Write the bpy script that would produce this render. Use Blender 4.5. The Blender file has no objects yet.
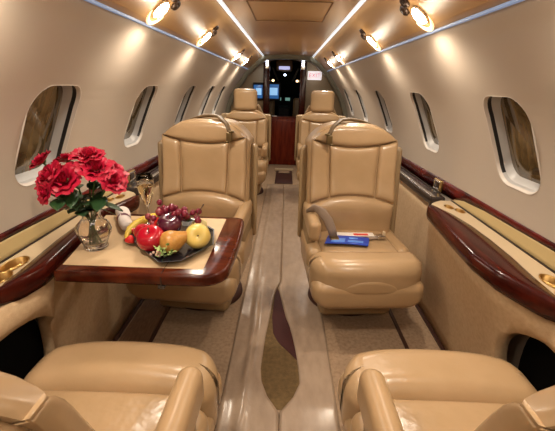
import bpy, bmesh, math, random
from mathutils import Vector, Matrix
random.seed(7)
PI = math.pi
SC = bpy.context.scene
COL = SC.collection

# ------------------------------------------------------------------ helpers
def tag(o, label=None, cat=None, group=None, kind=None):
    if label: o['label'] = label
    if cat: o['category'] = cat
    if group: o['group'] = group
    if kind: o['kind'] = kind
    return o

def empty(name, loc=(0, 0, 0), rz=0, label=None, cat=None, group=None, kind=None):
    o = bpy.data.objects.new(name, None)
    o.empty_display_size = .05
    COL.objects.link(o)
    o.location = loc
    o.rotation_euler = (0, 0, rz)
    return tag(o, label, cat, group, kind)

def link(name, me, mat, parent=None, smooth=True):
    if smooth:
        for p in me.polygons: p.use_smooth = True
    if mat: me.materials.append(mat)
    o = bpy.data.objects.new(name, me)
    COL.objects.link(o)
    if parent: o.parent = parent
    return o

def clone(o, parent=None):
    c = o.copy()
    COL.objects.link(c)
    c.parent = parent
    for ch in list(o.children):
        clone(ch, c)
    return c

class MB:
    """collects verts / faces for ONE mesh object"""
    def __init__(s): s.v = []; s.f = []
    def add(s, V, F):
        n = len(s.v); s.v += [tuple(p) for p in V]; s.f += [tuple(i + n for i in f) for f in F]
        return s
    def build(s, name, mat, parent=None, smooth=True, sharp=None):
        me = bpy.data.meshes.new(name)
        me.from_pydata(s.v, [], s.f)
        bm = bmesh.new(); bm.from_mesh(me)
        bmesh.ops.remove_doubles(bm, verts=bm.verts, dist=1e-5)
        bmesh.ops.recalc_face_normals(bm, faces=bm.faces)
        if sharp is not None:
            for e in bm.edges:
                if len(e.link_faces) == 2 and e.calc_face_angle(0) > sharp: e.smooth = False
        bm.to_mesh(me); bm.free()
        return link(name, me, mat, parent, smooth)

def rbox(c, s, r=.01, k=4, fn=None, m=1, rot=None):
    """rounded box: centre c, full size s, edge radius r, k rows per corner, m extra rows across"""
    h = [q / 2 for q in s]
    r = min(r, min(h) * .999)
    def axis(hh):
        inner = hh - r
        L = [-inner - r * math.tan(PI / 4 * (1 - i / k)) for i in range(k)]
        M = [-inner + 2 * inner * i / max(1, m) for i in range(m + 1)]
        return L + M + [-q for q in reversed(L)]
    ax = [axis(q) for q in h]
    V = []; F = []; idx = {}
    def vert(p):
        key = (round(p[0], 6), round(p[1], 6), round(p[2], 6))
        if key in idx: return idx[key]
        q = [max(-(h[i] - r), min(h[i] - r, p[i])) for i in range(3)]
        d = Vector([p[i] - q[i] for i in range(3)])
        if d.length > 1e-9: d = d.normalized() * r
        w = Vector(q) + d
        if fn: w = Vector(fn(w.x, w.y, w.z))
        if rot: w = rot @ w
        idx[key] = len(V); V.append(tuple(w + Vector(c)))
        return idx[key]
    for a in range(3):
        b, d = (a + 1) % 3, (a + 2) % 3
        for sg in (-1, 1):
            for i in range(len(ax[b]) - 1):
                for j in range(len(ax[d]) - 1):
                    q = []
                    for (ii, jj) in ((i, j), (i + 1, j), (i + 1, j + 1), (i, j + 1)):
                        p = [0, 0, 0]; p[a] = sg * h[a]; p[b] = ax[b][ii]; p[d] = ax[d][jj]
                        q.append(vert(p))
                    if len(set(q)) >= 3:
                        F.append(tuple(q) if sg > 0 else tuple(reversed(q)))
    return V, F

def lathe(prof, n=32, c=(0, 0, 0), sx=1, sy=1, cap=True, rad=None):
    V = []; F = []
    for (r, z) in prof:
        for i in range(n):
            a = 2 * PI * i / n
            rr = r * (rad(a, z) if rad else 1)
            V.append((c[0] + rr * sx * math.cos(a), c[1] + rr * sy * math.sin(a), c[2] + z))
    for j in range(len(prof) - 1):
        for i in range(n):
            F.append((j * n + i, j * n + (i + 1) % n, (j + 1) * n + (i + 1) % n, (j + 1) * n + i))
    if cap:
        F.append(tuple(reversed(range(n))))
        F.append(tuple(range((len(prof) - 1) * n, len(prof) * n)))
    return V, F

def tube(pts, rad, n=8, flat=1.0, up=(0, 0, 1), cap=True):
    pts = [Vector(p) for p in pts]
    if not isinstance(rad, (list, tuple)): rad = [rad] * len(pts)
    V = []; F = []; upv = Vector(up)
    for i, p in enumerate(pts):
        t = (pts[min(i + 1, len(pts) - 1)] - pts[max(i - 1, 0)]).normalized()
        s = t.cross(upv)
        if s.length < 1e-4: s = t.cross(Vector((1, 0, 0)))
        s.normalize(); w = s.cross(t).normalized()
        for k in range(n):
            a = 2 * PI * k / n
            V.append(tuple(p + rad[i] * (s * math.cos(a) + w * math.sin(a) * flat)))
    for i in range(len(pts) - 1):
        for k in range(n):
            F.append((i * n + k, i * n + (k + 1) % n, (i + 1) * n + (k + 1) % n, (i + 1) * n + k))
    if cap:
        F.append(tuple(reversed(range(n)))); F.append(tuple(range((len(pts) - 1) * n, len(pts) * n)))
    return V, F

def prism(outline, z0, z1, ch=0.0):
    """extrude a closed 2-D outline (x,y) from z0 to z1; ch = chamfer on both rims"""
    n = len(outline)
    cx = sum(p[0] for p in outline) / n; cy = sum(p[1] for p in outline) / n
    def off(d):
        out = []
        for i in range(n):
            a = Vector(outline[i - 1]); b = Vector(outline[i]); c = Vector(outline[(i + 1) % n])
            t = (c - a)
            t = t.normalized() if t.length > 1e-9 else Vector((1, 0))
            nn = Vector((-t.y, t.x))
            if nn.dot(Vector((cx, cy)) - b) < 0: nn = -nn
            out.append((b.x + nn.x * d, b.y + nn.y * d))
        return out
    if ch > 0:
        c3 = ch * .3
        L = [(off(ch), z0), (off(c3), z0 + c3), (outline, z0 + ch), (outline, z1 - ch), (off(c3), z1 - c3), (off(ch), z1)]
    else:
        L = [(outline, z0), (outline, z1)]
    V = []; F = []
    for o, z in L:
        V += [(p[0], p[1], z) for p in o]
    for j in range(len(L) - 1):
        for i in range(n):
            F.append((j * n + i, j * n + (i + 1) % n, (j + 1) * n + (i + 1) % n, (j + 1) * n + i))
    F.append(tuple(reversed(range(n)))); F.append(tuple(range((len(L) - 1) * n, len(L) * n)))
    return V, F

def rrect(w, h, r, n=6, cx=0, cy=0):
    out = []
    for (sx, sy, a0) in ((1, 1, 0), (-1, 1, 90), (-1, -1, 180), (1, -1, 270)):
        for i in range(n + 1):
            a = math.radians(a0 + 90 * i / n)
            out.append((cx + sx * (w / 2 - r) + r * math.cos(a), cy + sy * (h / 2 - r) + r * math.sin(a)))
    return out

def pad(B, T, surf, puff, back=.012, nu=18, nv=12, p=6):
    """upholstered pad between a bottom curve B(u) and a top curve T(u) in (x,z), on y = surf(x,z)"""
    V = []; F = []
    for side in (0, 1):
        for j in range(nv + 1):
            v = .5 - .5 * math.cos(PI * j / nv)
            for i in range(nu + 1):
                u = .5 - .5 * math.cos(PI * i / nu)
                b = B(u); t = T(u)
                x = b[0] + (t[0] - b[0]) * v; z = b[1] + (t[1] - b[1]) * v
                e = (max(0, 1 - abs(2 * u - 1) ** p) * max(0, 1 - abs(2 * v - 1) ** p)) ** .55
                y = surf(x, z) - puff * e if side == 0 else surf(x, z) + back
                V.append((x, y, z))
    n = (nu + 1) * (nv + 1)
    for j in range(nv):
        for i in range(nu):
            a = j * (nu + 1) + i
            F.append((a, a + 1, a + nu + 2, a + nu + 1))
            F.append((n + a, n + a + nu + 1, n + a + nu + 2, n + a + 1))
    for i in range(nu):
        F.append((i + 1, i, n + i, n + i + 1))
        a = nv * (nu + 1) + i
        F.append((a, a + 1, n + a + 1, n + a))
    for j in range(nv):
        a = j * (nu + 1)
        F.append((a, a + nu + 1, n + a + nu + 1, n + a))
        a = a + nu
        F.append((a + nu + 1, a, n + a, n + a + nu + 1))
    return V, F

def loft(rows, close=False):
    """grid of points -> quads"""
    V = [p for r in rows for p in r]; F = []; m = len(rows[0])
    for j in range(len(rows) - 1):
        for i in range(m - (0 if close else 1)):
            F.append((j * m + i, j * m + (i + 1) % m, (j + 1) * m + (i + 1) % m, (j + 1) * m + i))
    return V, F

def thick(rows, d):
    """open grid -> closed slab, offset by the vector d"""
    m = len(rows[0]); n = len(rows)
    V, F = loft(rows)
    N = len(V)
    V2 = [(p[0] + d[0], p[1] + d[1], p[2] + d[2]) for p in V]
    F2 = [tuple(i + N for i in reversed(f)) for f in F]
    S = []
    for i in range(m - 1):
        S.append((i, i + 1, N + i + 1, N + i)); a = (n - 1) * m + i
        S.append((a + 1, a, N + a, N + a + 1))
    for j in range(n - 1):
        a = j * m
        S.append((a + m, a, N + a, N + a + m)); a += m - 1
        S.append((a, a + m, N + a + m, N + a))
    return V + V2, F + F2 + S

def interp(tab, x):
    if x <= tab[0][0]: return tab[0][1]
    for (a, b), (c, d) in zip(tab, tab[1:]):
        if x <= c:
            t = (x - a) / (c - a)
            return b + (d - b) * t
    return tab[-1][1]

# ------------------------------------------------------------------ materials
def mat(name, col, rough=.5, metal=0, coat=0, ior=1.45, bump=None, var=None, trans=0, emit=None, es=0, sheen=0, coat_r=.05, spec=.5):
    m = bpy.data.materials.new(name); m.use_nodes = True
    nt = m.node_tree; b = nt.nodes['Principled BSDF']
    b.inputs['Base Color'].default_value = (*col, 1)
    b.inputs['Roughness'].default_value = rough
    b.inputs['Metallic'].default_value = metal
    b.inputs['IOR'].default_value = ior
    b.inputs['Coat Weight'].default_value = coat
    b.inputs['Coat Roughness'].default_value = coat_r
    b.inputs['Transmission Weight'].default_value = trans
    b.inputs['Sheen Weight'].default_value = sheen
    b.inputs['Specular IOR Level'].default_value = spec
    if emit:
        b.inputs['Emission Color'].default_value = (*emit, 1)
        b.inputs['Emission Strength'].default_value = es
    tc = None
    if bump or var:
        tc = nt.nodes.new('ShaderNodeTexCoord')
    if var:     # (colour2, scale, stretch, detail, lo, hi)
        c2, sc, st, det, lo, hi = var
        mp = nt.nodes.new('ShaderNodeMapping'); mp.inputs['Scale'].default_value = st
        n = nt.nodes.new('ShaderNodeTexNoise'); n.inputs['Scale'].default_value = sc; n.inputs['Detail'].default_value = det
        r = nt.nodes.new('ShaderNodeValToRGB')
        r.color_ramp.elements[0].position = lo; r.color_ramp.elements[1].position = hi
        r.color_ramp.elements[0].color = (*col, 1); r.color_ramp.elements[1].color = (*c2, 1)
        nt.links.new(tc.outputs['Object'], mp.inputs['Vector']); nt.links.new(mp.outputs[0], n.inputs['Vector'])
        nt.links.new(n.outputs['Fac'], r.inputs['Fac']); nt.links.new(r.outputs['Color'], b.inputs['Base Color'])
    if bump:    # (scale, strength, distance)
        n = nt.nodes.new('ShaderNodeTexNoise'); n.inputs['Scale'].default_value = bump[0]; n.inputs['Detail'].default_value = 4
        bp = nt.nodes.new('ShaderNodeBump'); bp.inputs['Strength'].default_value = bump[1]; bp.inputs['Distance'].default_value = bump[2]
        nt.links.new(tc.outputs['Object'], n.inputs['Vector'])
        nt.links.new(n.outputs['Fac'], bp.inputs['Height']); nt.links.new(bp.outputs[0], b.inputs['Normal'])
    return m

M = {}
M['wall'] = mat('cream wall lining', (.445, .375, .305), .6, bump=(160, .15, .002))
M['ceiling'] = mat('tan suede headliner', (.47, .275, .115), .42, bump=(120, .1, .002))
M['panelseam'] = mat('dark headliner seam', (.22, .12, .05), .6)
M['leather'] = mat('tan leather', (.415, .275, .150), .27, coat=.08, coat_r=.15, bump=(8, .22, .02), var=((.36, .235, .12), 6, (1, 1, 1), 3, .35, .75))
M['leatherpan'] = mat('creased tan leather', (.415, .275, .150), .26, coat=.1, coat_r=.15, bump=(5.5, .45, .035), var=((.36, .235, .12), 6, (1, 1, 1), 3, .35, .75))
M['leather2'] = mat('tan leather smooth', (.385, .25, .13), .33, bump=(14, .1, .01))
M['shell'] = mat('seat shell trim', (.27, .18, .09), .45, bump=(60, .1, .004))
M['seam'] = mat('brown seam piping', (.16, .085, .035), .5)
M['carpet'] = mat('tan cabin carpet', (.36, .245, .155), .95, bump=(260, .6, .004), var=((.26, .17, .10), 55, (1, 1, 1), 5, .35, .7))
M['sidecarpet'] = mat('sand woven side lining', (.56, .40, .24), .9, bump=(300, .5, .003), var=((.47, .325, .185), 60, (1, 1, 1), 5, .3, .75))
M['runner'] = mat('clear coated pale runner', (.38, .275, .19), .48, coat=.3, coat_r=.14, bump=(12, .3, .02), var=((.28, .195, .13), 26, (1, .35, 1), 6, .3, .75))
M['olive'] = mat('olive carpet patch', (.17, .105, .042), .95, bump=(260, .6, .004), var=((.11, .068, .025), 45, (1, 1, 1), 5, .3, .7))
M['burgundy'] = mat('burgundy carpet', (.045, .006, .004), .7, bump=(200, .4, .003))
M['plinth'] = mat('burgundy brown plinth', (.045, .013, .008), .6, bump=(60, .2, .004))
M['track'] = mat('dark seat track', (.045, .015, .008), .5)
M['board'] = mat('brown ribbed floor strip', (.12, .06, .03), .7, bump=(120, .4, .004), var=((.21, .115, .06), 30, (6, .7, 1), 4, .3, .7))
M['wood'] = mat('red mahogany', (.020, .0022, .0015), .16, spec=.28, var=((.062, .0075, .0035), 7, (6, .8, 6), 8, .35, .72))
M['woodband'] = mat('red burl band', (.028, .0025, .0025), .25, spec=.2, var=((.11, .009, .006), 12, (1, .5, 1), 8, .4, .7))
M['tablewood'] = mat('table mahogany', (.034, .005, .0025), .18, spec=.3, var=((.105, .021, .007), 6, (2, 6, 2), 8, .35, .7))
M['inlay'] = mat('tan table inlay', (.54, .385, .225), .45, bump=(90, .08, .002), var=((.49, .345, .195), 20, (1, 1, 1), 4, .3, .7))
M['ledge'] = mat('cream ledge', (.50, .385, .245), .42)
M['lid'] = mat('olive tan lid', (.43, .32, .15), .38, bump=(40, .06, .003))
M['line'] = mat('dark joint line', (.02, .010, .006), .6)
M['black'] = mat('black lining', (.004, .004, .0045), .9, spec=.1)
M['nosing'] = mat('dark ledge edge', (.03, .022, .02), .25, coat=.5)
M['silver'] = mat('brushed metal', (.62, .60, .58), .25, metal=1)
M['gold'] = mat('gold plating', (.50, .31, .11), .35, metal=1)
M['goldline'] = mat('gold trim', (.62, .43, .18), .35, metal=1)
M['darkgold'] = mat('dark bronze', (.17, .115, .05), .38, metal=.7)
M['belt'] = mat('taupe belt webbing', (.27, .20, .15), .75, bump=(400, .4, .002))
M['cord'] = mat('bronze harness strap', (.13, .082, .038), .5)
M['pane'] = mat('dark window glass', (.05, .034, .015), .06, ior=1.9, var=((.14, .09, .038), 5, (1, 9, .7), 3, .35, .7))  # stretched brown streaks paint reflections of the opposite cabin wall
M['wframe'] = mat('pale window reveal', (.54, .48, .42), .42)
M['wsill'] = mat('pale grey window sill', (.40, .385, .37), .4)
M['wseal'] = mat('black window seal', (.012, .010, .010), .45)
M['lamp'] = mat('lamp lens', (1, .95, .85), .4, emit=(1, .90, .72), es=60)
M['bezel'] = mat('bronze lamp bezel', (.62, .44, .22), .25, metal=.7)
M['crescent'] = mat('glowing lamp rim', (.9, .75, .5), .4, emit=(1, .72, .40), es=1.3)
M['nozzle'] = mat('dark air nozzle', (.05, .03, .02), .3, metal=.5)
M['strip'] = mat('cool light strip', (1, 1, 1), .5, emit=(.80, .90, 1), es=.8)
M['cove'] = mat('cool cove strip', (.10, .12, .16), .5, emit=(.50, .66, 1), es=.30)
M['arch'] = mat('grey green arch trim', (.17, .16, .12), .4)
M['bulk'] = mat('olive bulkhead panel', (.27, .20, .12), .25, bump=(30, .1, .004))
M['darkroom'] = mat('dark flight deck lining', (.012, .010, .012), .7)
M['galley'] = mat('galley lining', (.20, .115, .06), .5)
M['screen'] = mat('blue lit screen', (.01, .03, .08), .2, emit=(.05, .22, .60), es=.45)
M['screenlite'] = mat('pale screen area', (.1, .25, .5), .3, emit=(.35, .65, 1), es=.8)
M['sign'] = mat('white lit sign', (.9, .88, .9), .5, emit=(1, .93, .97), es=.75)
M['signblue'] = mat('lilac lit sign', (.7, .7, .95), .5, emit=(.62, .62, 1), es=.8)
M['signred'] = mat('red sign letters', (.7, .02, .05), .5, emit=(.8, .05, .1), es=.3)
M['amber'] = mat('amber lamp', (1, .7, .4), .4, emit=(1, .62, .32), es=4)
M['bluelamp'] = mat('blue white lamp', (.8, .85, 1), .4, emit=(.75, .82, 1), es=6)  # also glows for the strip reflections on the door posts
M['glass'] = mat('clear glass', (1, 1, 1), .02, trans=1, ior=1.45)
M['crystal'] = mat('cut crystal', (1, .99, .97), .03, trans=1, ior=1.5)
M['water'] = mat('vase water', (.92, .85, .78), .02, trans=1, ior=1.33)
M['wine'] = mat('champagne', (1, .92, .66), .02, trans=1, ior=1.34)
M['rose'] = mat('red rose petal', (.29, .0015, .012), .5, var=((.45, .006, .04), 30, (1, 1, 1), 3, .3, .7))
M['leaf'] = mat('dark green leaf', (.012, .040, .013), .4, var=((.03, .075, .02), 30, (1, 1, 1), 3, .3, .7))
M['stem'] = mat('green stem', (.05, .10, .025), .5)
M['apple'] = mat('red apple skin', (.36, .004, .016), .2, coat=.3, var=((.46, .03, .03), 16, (2, 2, .6), 5, .5, .85))
M['pepper'] = mat('bright red skin', (.62, .018, .02), .22, coat=.5)
M['plum'] = mat('plum skin', (.055, .006, .018), .2, coat=.5, var=((.10, .012, .035), 14, (1, 1, 1), 4, .4, .8))
M['grape'] = mat('red grape skin', (.13, .006, .02), .22, coat=.2, var=((.24, .025, .05), 22, (1, 1, 1), 3, .4, .8))
M['grapepale'] = mat('blush grape skin', (.30, .07, .07), .22, coat=.2, var=((.20, .02, .035), 22, (1, 1, 1), 3, .4, .8))
M['pear'] = mat('russet pear skin', (.50, .25, .055), .35, var=((.40, .17, .035), 60, (1, 1, 1), 6, .35, .7))
M['yapple'] = mat('yellow apple skin', (.72, .52, .12), .25, coat=.4, var=((.64, .47, .14), 18, (1, 1, 1), 4, .3, .7))
M['banana'] = mat('banana skin', (.75, .52, .07), .4)
M['melon'] = mat('pale melon flesh', (.80, .66, .30), .4)
M['berry'] = mat('strawberry skin', (.55, .02, .02), .3, bump=(220, .6, .004))
M['herb'] = mat('curly herb', (.20, .36, .07), .5, var=((.45, .52, .22), 60, (1, 1, 1), 3, .3, .7))
M['blossom'] = mat('pale pink garnish', (.72, .42, .34), .5)
M['stick'] = mat('brown stalk', (.07, .035, .015), .5)
M['tray'] = mat('black lacquer tray', (.010, .010, .014), .16, coat=.6)
M['napkin'] = mat('white linen', (.66, .58, .54), .85, bump=(300, .3, .002))
M['napband'] = mat('plum napkin band', (.16, .06, .08), .6)
M['blue'] = mat('blue printed cover', (.015, .055, .42), .3, coat=.3)
M['bluelite'] = mat('light blue print', (.10, .26, .72), .3, coat=.3)
M['paper'] = mat('white paper', (.75, .68, .62), .5)
M['redprint'] = mat('red print', (.62, .05, .04), .4)
M['cabinetwood'] = mat('red cabinet veneer', (.10, .010, .004), .3, spec=.3, var=((.20, .028, .010), 5, (6, 6, .8), 7, .35, .7))

# ------------------------------------------------------------------ the shell
YB, YF = -2.2, 5.95          # rear and front bulkheads
def wx(z):                   # half width of the lining at height z
    if z > 1.255: return .782 - (z - 1.255) / 1.384
    if z > .69: return math.sqrt(.965 ** 2 - (z - .69) ** 2)
    return .965 - .07 * ((.69 - z) / .69) ** 2
def wpt(z, d):               # point d behind the lining surface, along its normal
    a = (wx(z + .004) - wx(z - .004)) / .008
    l = math.hypot(1, a)
    return wx(z) + d / l, z - a * d / l
ZC = 1.505; XC = wx(ZC)      # wall / ceiling corner
XS, ZS = .37, 1.69           # light strip lines

bm_ = MB().add(*rbox((0, (YB + YF) / 2, -.03), (2.1, YF - YB + .2, .06), .004, 1))
floor = bm_.build('floor', M['carpet'], smooth=False); tag(floor, kind='structure')

WIN_R = [-.57, .40, 1.385, 2.28, 3.27, 4.25, 5.15]
WIN_L = [-.65, .32, 1.29, 2.145, 3.10, 3.93, 4.66]
WZ, WW, WH, WR = 1.088, .285, .35, .082

def wall(side):
    zs = [0, .3, .6] + [.69 + (ZC - .69) * i / 22 for i in range(23)]
    inner = [(side * wx(z), z) for z in zs]
    outer = [(side * (wx(z) + .12), z + .03 * max(0, z - .8)) for z in zs]
    ring = inner + outer[::-1]
    V = []; F = []
    n = len(ring)
    for y in (YB, YF):
        V += [(p[0], y, p[1]) for p in ring]
    for i in range(n): F.append((i, (i + 1) % n, n + (i + 1) % n, n + i))
    m = len(zs)
    for b in (0, n):
        for i in range(m - 1):
            F.append((b + i, b + i + 1, b + n - 2 - i, b + n - 1 - i))
    o = MB().add(V, F).build('wall_right' if side > 0 else 'wall_left', M['wall'])
    cut = MB()
    for yc in (WIN_R if side > 0 else WIN_L):
        ol = rrect(WW, WH, WR, 7, yc, WZ)
        k = len(ol)
        cv = [(side * wpt(p[1], -.06)[0], p[0], wpt(p[1], -.06)[1]) for p in ol] + [(side * wpt(p[1], .22)[0], p[0], wpt(p[1], .22)[1]) for p in ol]
        cf = [(i, (i + 1) % k, k + (i + 1) % k, k + i) for i in range(k)] + [tuple(range(k))[::-1], tuple(range(k, 2 * k))]
        cut.add(cv, cf)
    c = cut.build('cutter', None)
    bo = o.modifiers.new('openings', 'BOOLEAN'); bo.operation = 'DIFFERENCE'; bo.object = c; bo.solver = 'EXACT'
    dg = bpy.context.evaluated_depsgraph_get()
    me = bpy.data.meshes.new_from_object(o.evaluated_get(dg))
    o.modifiers.clear(); o.data = me
    bm = bmesh.new(); bm.from_mesh(me)
    for e in bm.edges:
        e.smooth = not (len(e.link_faces) == 2 and e.calc_face_angle(0) > .6)
    for f in bm.faces: f.smooth = True
    bm.to_mesh(me); bm.free()
    bpy.data.objects.remove(c)
    tag(o, kind='structure')
    return o
wall(-1); wall(1)

wn = 0
def window(side, yc):
    global wn
    wn += 1
    zc = WZ
    def ring(s, d, dz=0):
        ol = rrect(WW * s, WH * s, WR * s, 7, yc, zc)
        return [(side * wpt(p[1], d)[0], p[0], wpt(p[1], d)[1]) for p in ol]
    root = empty('window_%d' % wn, (side * wx(zc), yc, zc), kind='structure')
    inv = Vector((-side * wx(zc), -yc, -zc))
    def mv(V): return [tuple(Vector(p) + inv) for p in V]
    # cream lip, dark side gap, pale sill and inner frame
    def band(rings, keep=None):
        V, F = loft(rings, True)
        if keep:
            F = [f for f in F if keep(sum(V[i][1] for i in f) / 4 - yc, sum(V[i][2] for i in f) / 4 - zc)]
        return mv(V), F
    MB().add(*band([ring(1.012, .004), ring(1.010, -.0015), ring(.995, .001), ring(.975, .008), ring(.965, .012)])).build('window_frame', M['wframe'], root)
    low = lambda y, z: z < -.128
    MB().add(*band([ring(.965, .012), ring(.958, .027)], low)).build('sill', M['wsill'], root)
    MB().add(*band([ring(.965, .012), ring(.958, .027)], lambda y, z: not low(y, z))).build('seal', M['wseal'], root)  # same reveal step, coloured black on the sides and top
    MB().add(*band([ring(.958, .027), ring(.86, .050), ring(.86, .056)])).build('inner_frame', M['wsill'], root)
    a = ring(.865, .052); b = ring(.865, .058); k = len(a)
    V = a + b + [(side * (wx(zc) + .066), yc, zc)]
    F = [tuple(range(k)), tuple(range(k, 2 * k))[::-1]] + [(i, (i + 1) % k, k + (i + 1) % k, k + i) for i in range(k)]
    MB().add(mv(a + b), F).build('pane', M['pane'], root, smooth=False)
for y in WIN_L: window(-1, y)
for y in WIN_R: window(1, y)

# ceiling: sloped side panels, flat centre panel
prof = [(-XC - .012, ZC - .004), (-XC + .03, ZC + .018), (-XS - .014, ZS - .004), (-XS - .012, ZS + .03), (-XS + .012, ZS + .03), (-XS + .016, ZS + .008), (0, ZS + .028),
        (XS - .016, ZS + .008), (XS - .012, ZS + .03), (XS + .012, ZS + .03), (XS + .014, ZS - .004), (XC - .03, ZC + .018), (XC + .012, ZC - .004)]
rows = [[(p[0], y, p[1]) for p in prof] for y in (YB, YF)]
V, F = thick(rows, (0, 0, .1))
ceil = MB().add(V, F).build('ceiling', M['ceiling'], smooth=False); tag(ceil, kind='structure')
# faint access panel seams in the centre panel
for (y0, y1) in ((2.15, 2.75),):
    m = MB()
    for y in (y0, y1): m.add(*rbox((0, y, ZS + .0155), (.46, .010, .006), .002, 1))
    for x in (-.23, .23): m.add(*rbox((x, (y0 + y1) / 2, ZS + .0135), (.008, y1 - y0, .006), .002, 1))
    tag(m.build('trim_1', M['panelseam']), kind='structure')

# light strips (real lamps along the trough and the wall coves)
def strip(name, label, x, z, y0, y1, w, h, m):
    o = MB().add(*rbox((0, 0, 0), (w, y1 - y0, h), .003, 1)).build(name, m)
    o.location = (x, (y0 + y1) / 2, z)
    return tag(o, label, 'light strip')
strip('light_strip', 'thin cool white light strip left of the ceiling centre panel', -XS, ZS + .006, YB + .05, YF - .05, .022, .012, M['strip'])
strip('light_strip', 'thin cool white light strip right of the ceiling centre panel', XS, ZS + .006, YB + .05, YF - .05, .022, .012, M['strip'])
strip('cove_light', 'bluish cove light running where left wall meets ceiling', -XC + .012, ZC - .002, YB + .05, YF - .3, .011, .011, M['cove'])
strip('cove_light', 'bluish cove light running where right wall meets ceiling', XC - .012, ZC - .002, YB + .05, YF - .3, .011, .011, M['cove'])

# downlight units with lamp, bezel and two air nozzles
SLOPE = math.atan2(ZS - .004 - ZC - .018, -XS - .014 + XC - .03)
def downlight(side, y, label):
    x = .525
    z = (ZC + .018) + (ZS - .004 - ZC - .018) * ((XC - .03) - x) / ((XC - .03) - (XS + .014)) - .002
    root = empty('ceiling_light', (side * x, y, z), label=label, cat='ceiling light', group='ceiling downlights')
    root.rotation_euler = (0, side * SLOPE, 0)
    MB().add(*lathe([(.039, -.004), (.042, -.007), (.045, -.006), (.047, .002), (.039, .002)], 28, cap=False)).build('bezel', M['bezel'], root)
    MB().add(*lathe([(.001, -.020), (.020, -.018), (.034, -.012), (.0405, -.003), (.0405, .002), (.001, .002)], 24, cap=False)).build('lamp_lens', M['lamp'], root)
    for (dx, dy) in ((-side * .078, .028), (-side * .05, .088)):
        n = MB().add(*lathe([(.012, -.006), (.020, -.012), (.024, -.008), (.025, .002), (.001, .002)], 18, (dx, dy, 0), cap=False))
        n.add(*lathe([(.001, -.013), (.010, -.011), (.013, -.004)], 14, (dx, dy, 0), cap=False))
        n.build('air_nozzle', M['nozzle'], root)
    # a crescent shaped reading lamp rim on the wall side
    pts = [(side * .070 * math.cos(a), .070 * math.sin(a) , -.006) for a in [math.radians(-75 + 150 * i / 14) for i in range(15)]]
    MB().add(*tube(pts, [.002 + .008 * math.sin(PI * i / 14) for i in range(15)], 8, .6)).build('crescent_rim', M['crescent'], root)
    return root
LY = [1.61, 2.45, 3.92, 4.72]
nm = ['nearest', 'second', 'third', 'farthest']
for side in (-1, 1):
    s = 'left' if side < 0 else 'right'
    for y, k in zip(LY, nm):
        downlight(side, y, '%s round ceiling downlight in the row over the %s windows' % (k, s))
for side in (-1, 1):
    for y in (.78, -.05, -.9, -1.75):
        tag(downlight(side, y, 'round ceiling downlight over the aft end of the cabin'), group='aft ceiling downlights')

# ------------------------------------------------------------------ front bulkhead, arch, doorway, flight deck
DL, DR, DT = -.275, .20, 1.665      # doorway
m = MB()
m.add(*rbox((-.70, YF + .02, .85), (.85, .04, 1.7), .003, 1))
m.add(*rbox((.66, YF + .02, .85), (.92, .04, 1.7), .003, 1))
m.add(*rbox((-.04, YF + .02, 1.74), (.60, .04, .14), .003, 1))
tag(m.build('wall_front', M['bulk'], smooth=False), kind='structure')
tag(MB().add(*rbox((0, YB - .02, .9), (2.1, .04, 1.8), .003, 1)).build('wall_back', M['bulk'], smooth=False), kind='structure')
# grey green arch that closes the lining in front of the bulkhead
def arch_ring(y0, y1, a, b):
    base = [(wx(z), z) for z in [0.0, .3, .6, .75, .9, 1.0, 1.15, 1.3, 1.4]] + [(XC + .02, ZC - .03), (XC - .06, ZC + .04), (.44, 1.635), (.34, 1.69), (.2, 1.708), (0, 1.712)]
    full = [(-p[0], p[1]) for p in base] + [p for p in reversed(base[:-1])]
    def sh(p, d): 
        q = Vector((p[0], p[1] - .8)); L = q.length
        return (p[0] * (1 - d / L), .8 + (p[1] - .8) * (1 - d / L) if p[1] > .8 else p[1])
    A = [sh(p, a) for p in full]; B = [sh(p, b) for p in full]
    rows = [[(p[0], y0, p[1]) for p in A], [(p[0], y0, p[1]) for p in B], [(p[0], y1, p[1]) for p in B], [(p[0], y1, p[1]) for p in A]]
    return loft(rows)
tag(MB().add(*arch_ring(5.62, 5.80, -.01, .055)).build('trim_2', M['arch']), kind='structure')
# door posts and lintel
for i, x in enumerate((-.325, .245)):
    tag(MB().add(*rbox((x, YF - .045, .845), (.098, .13, 1.69), .012, 2)).build('trim_%d' % (3 + i), M['wood']), kind='structure')
pts = [(DL - .05 + (DR - DL + .1) * i / 12, YF - .04, 1.655 + .055 * math.sin(PI * i / 12)) for i in range(13)]
tag(MB().add(*tube(pts, .030, 8, 1.0)).build('trim_5', mat('lilac grey lintel', (.36, .30, .32), .4)), kind='structure')
# strip-light reflections at the post tops, added as small glowing blocks
for x, w in ((-.315, 'left'), (.235, 'right')):
    r = empty('post_lamp', (x, YF - .125, 1.60), label='bright blue white lamp at the top of the %s wooden door post' % w, cat='lamp')
    MB().add(*rbox((0, .004, 0), (.06, .014, .15), .006, 2)).build('bracket', M['silver'], r)
    MB().add(*rbox((0, -.014, .01), (.034, .026, .09), .012, 3)).build('lamp_lens', M['bluelamp'], r)  # glowing block stands for the reflection, no lamp here
# wooden half-height cabinet in the doorway
r = empty('galley_cabinet', (-.04, YF + .17, 0), label='waist-high red wood cabinet filling the doorway behind the aisle', cat='cabinet')
MB().add(*rbox((0, 0, .39), (.475, .22, .78), .006, 2)).build('body', M['cabinetwood'], r)
MB().add(*rbox((0, -.004, .79), (.485, .235, .022), .006, 2)).build('cabinet_top', M['cabinetwood'], r)
MB().add(*rbox((0, -.113, .41), (.40, .012, .66), .005, 2)).build('door', M['cabinetwood'], r)
o = MB().add(*rbox((0, 0, .007), (.085, .06, .014), .005, 2)).build('dish', M['paper']); o.location = (-.19, YF + .10, .801)
tag(o, 'small pale dish on the doorway cabinet beside the left post', 'dish')

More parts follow.
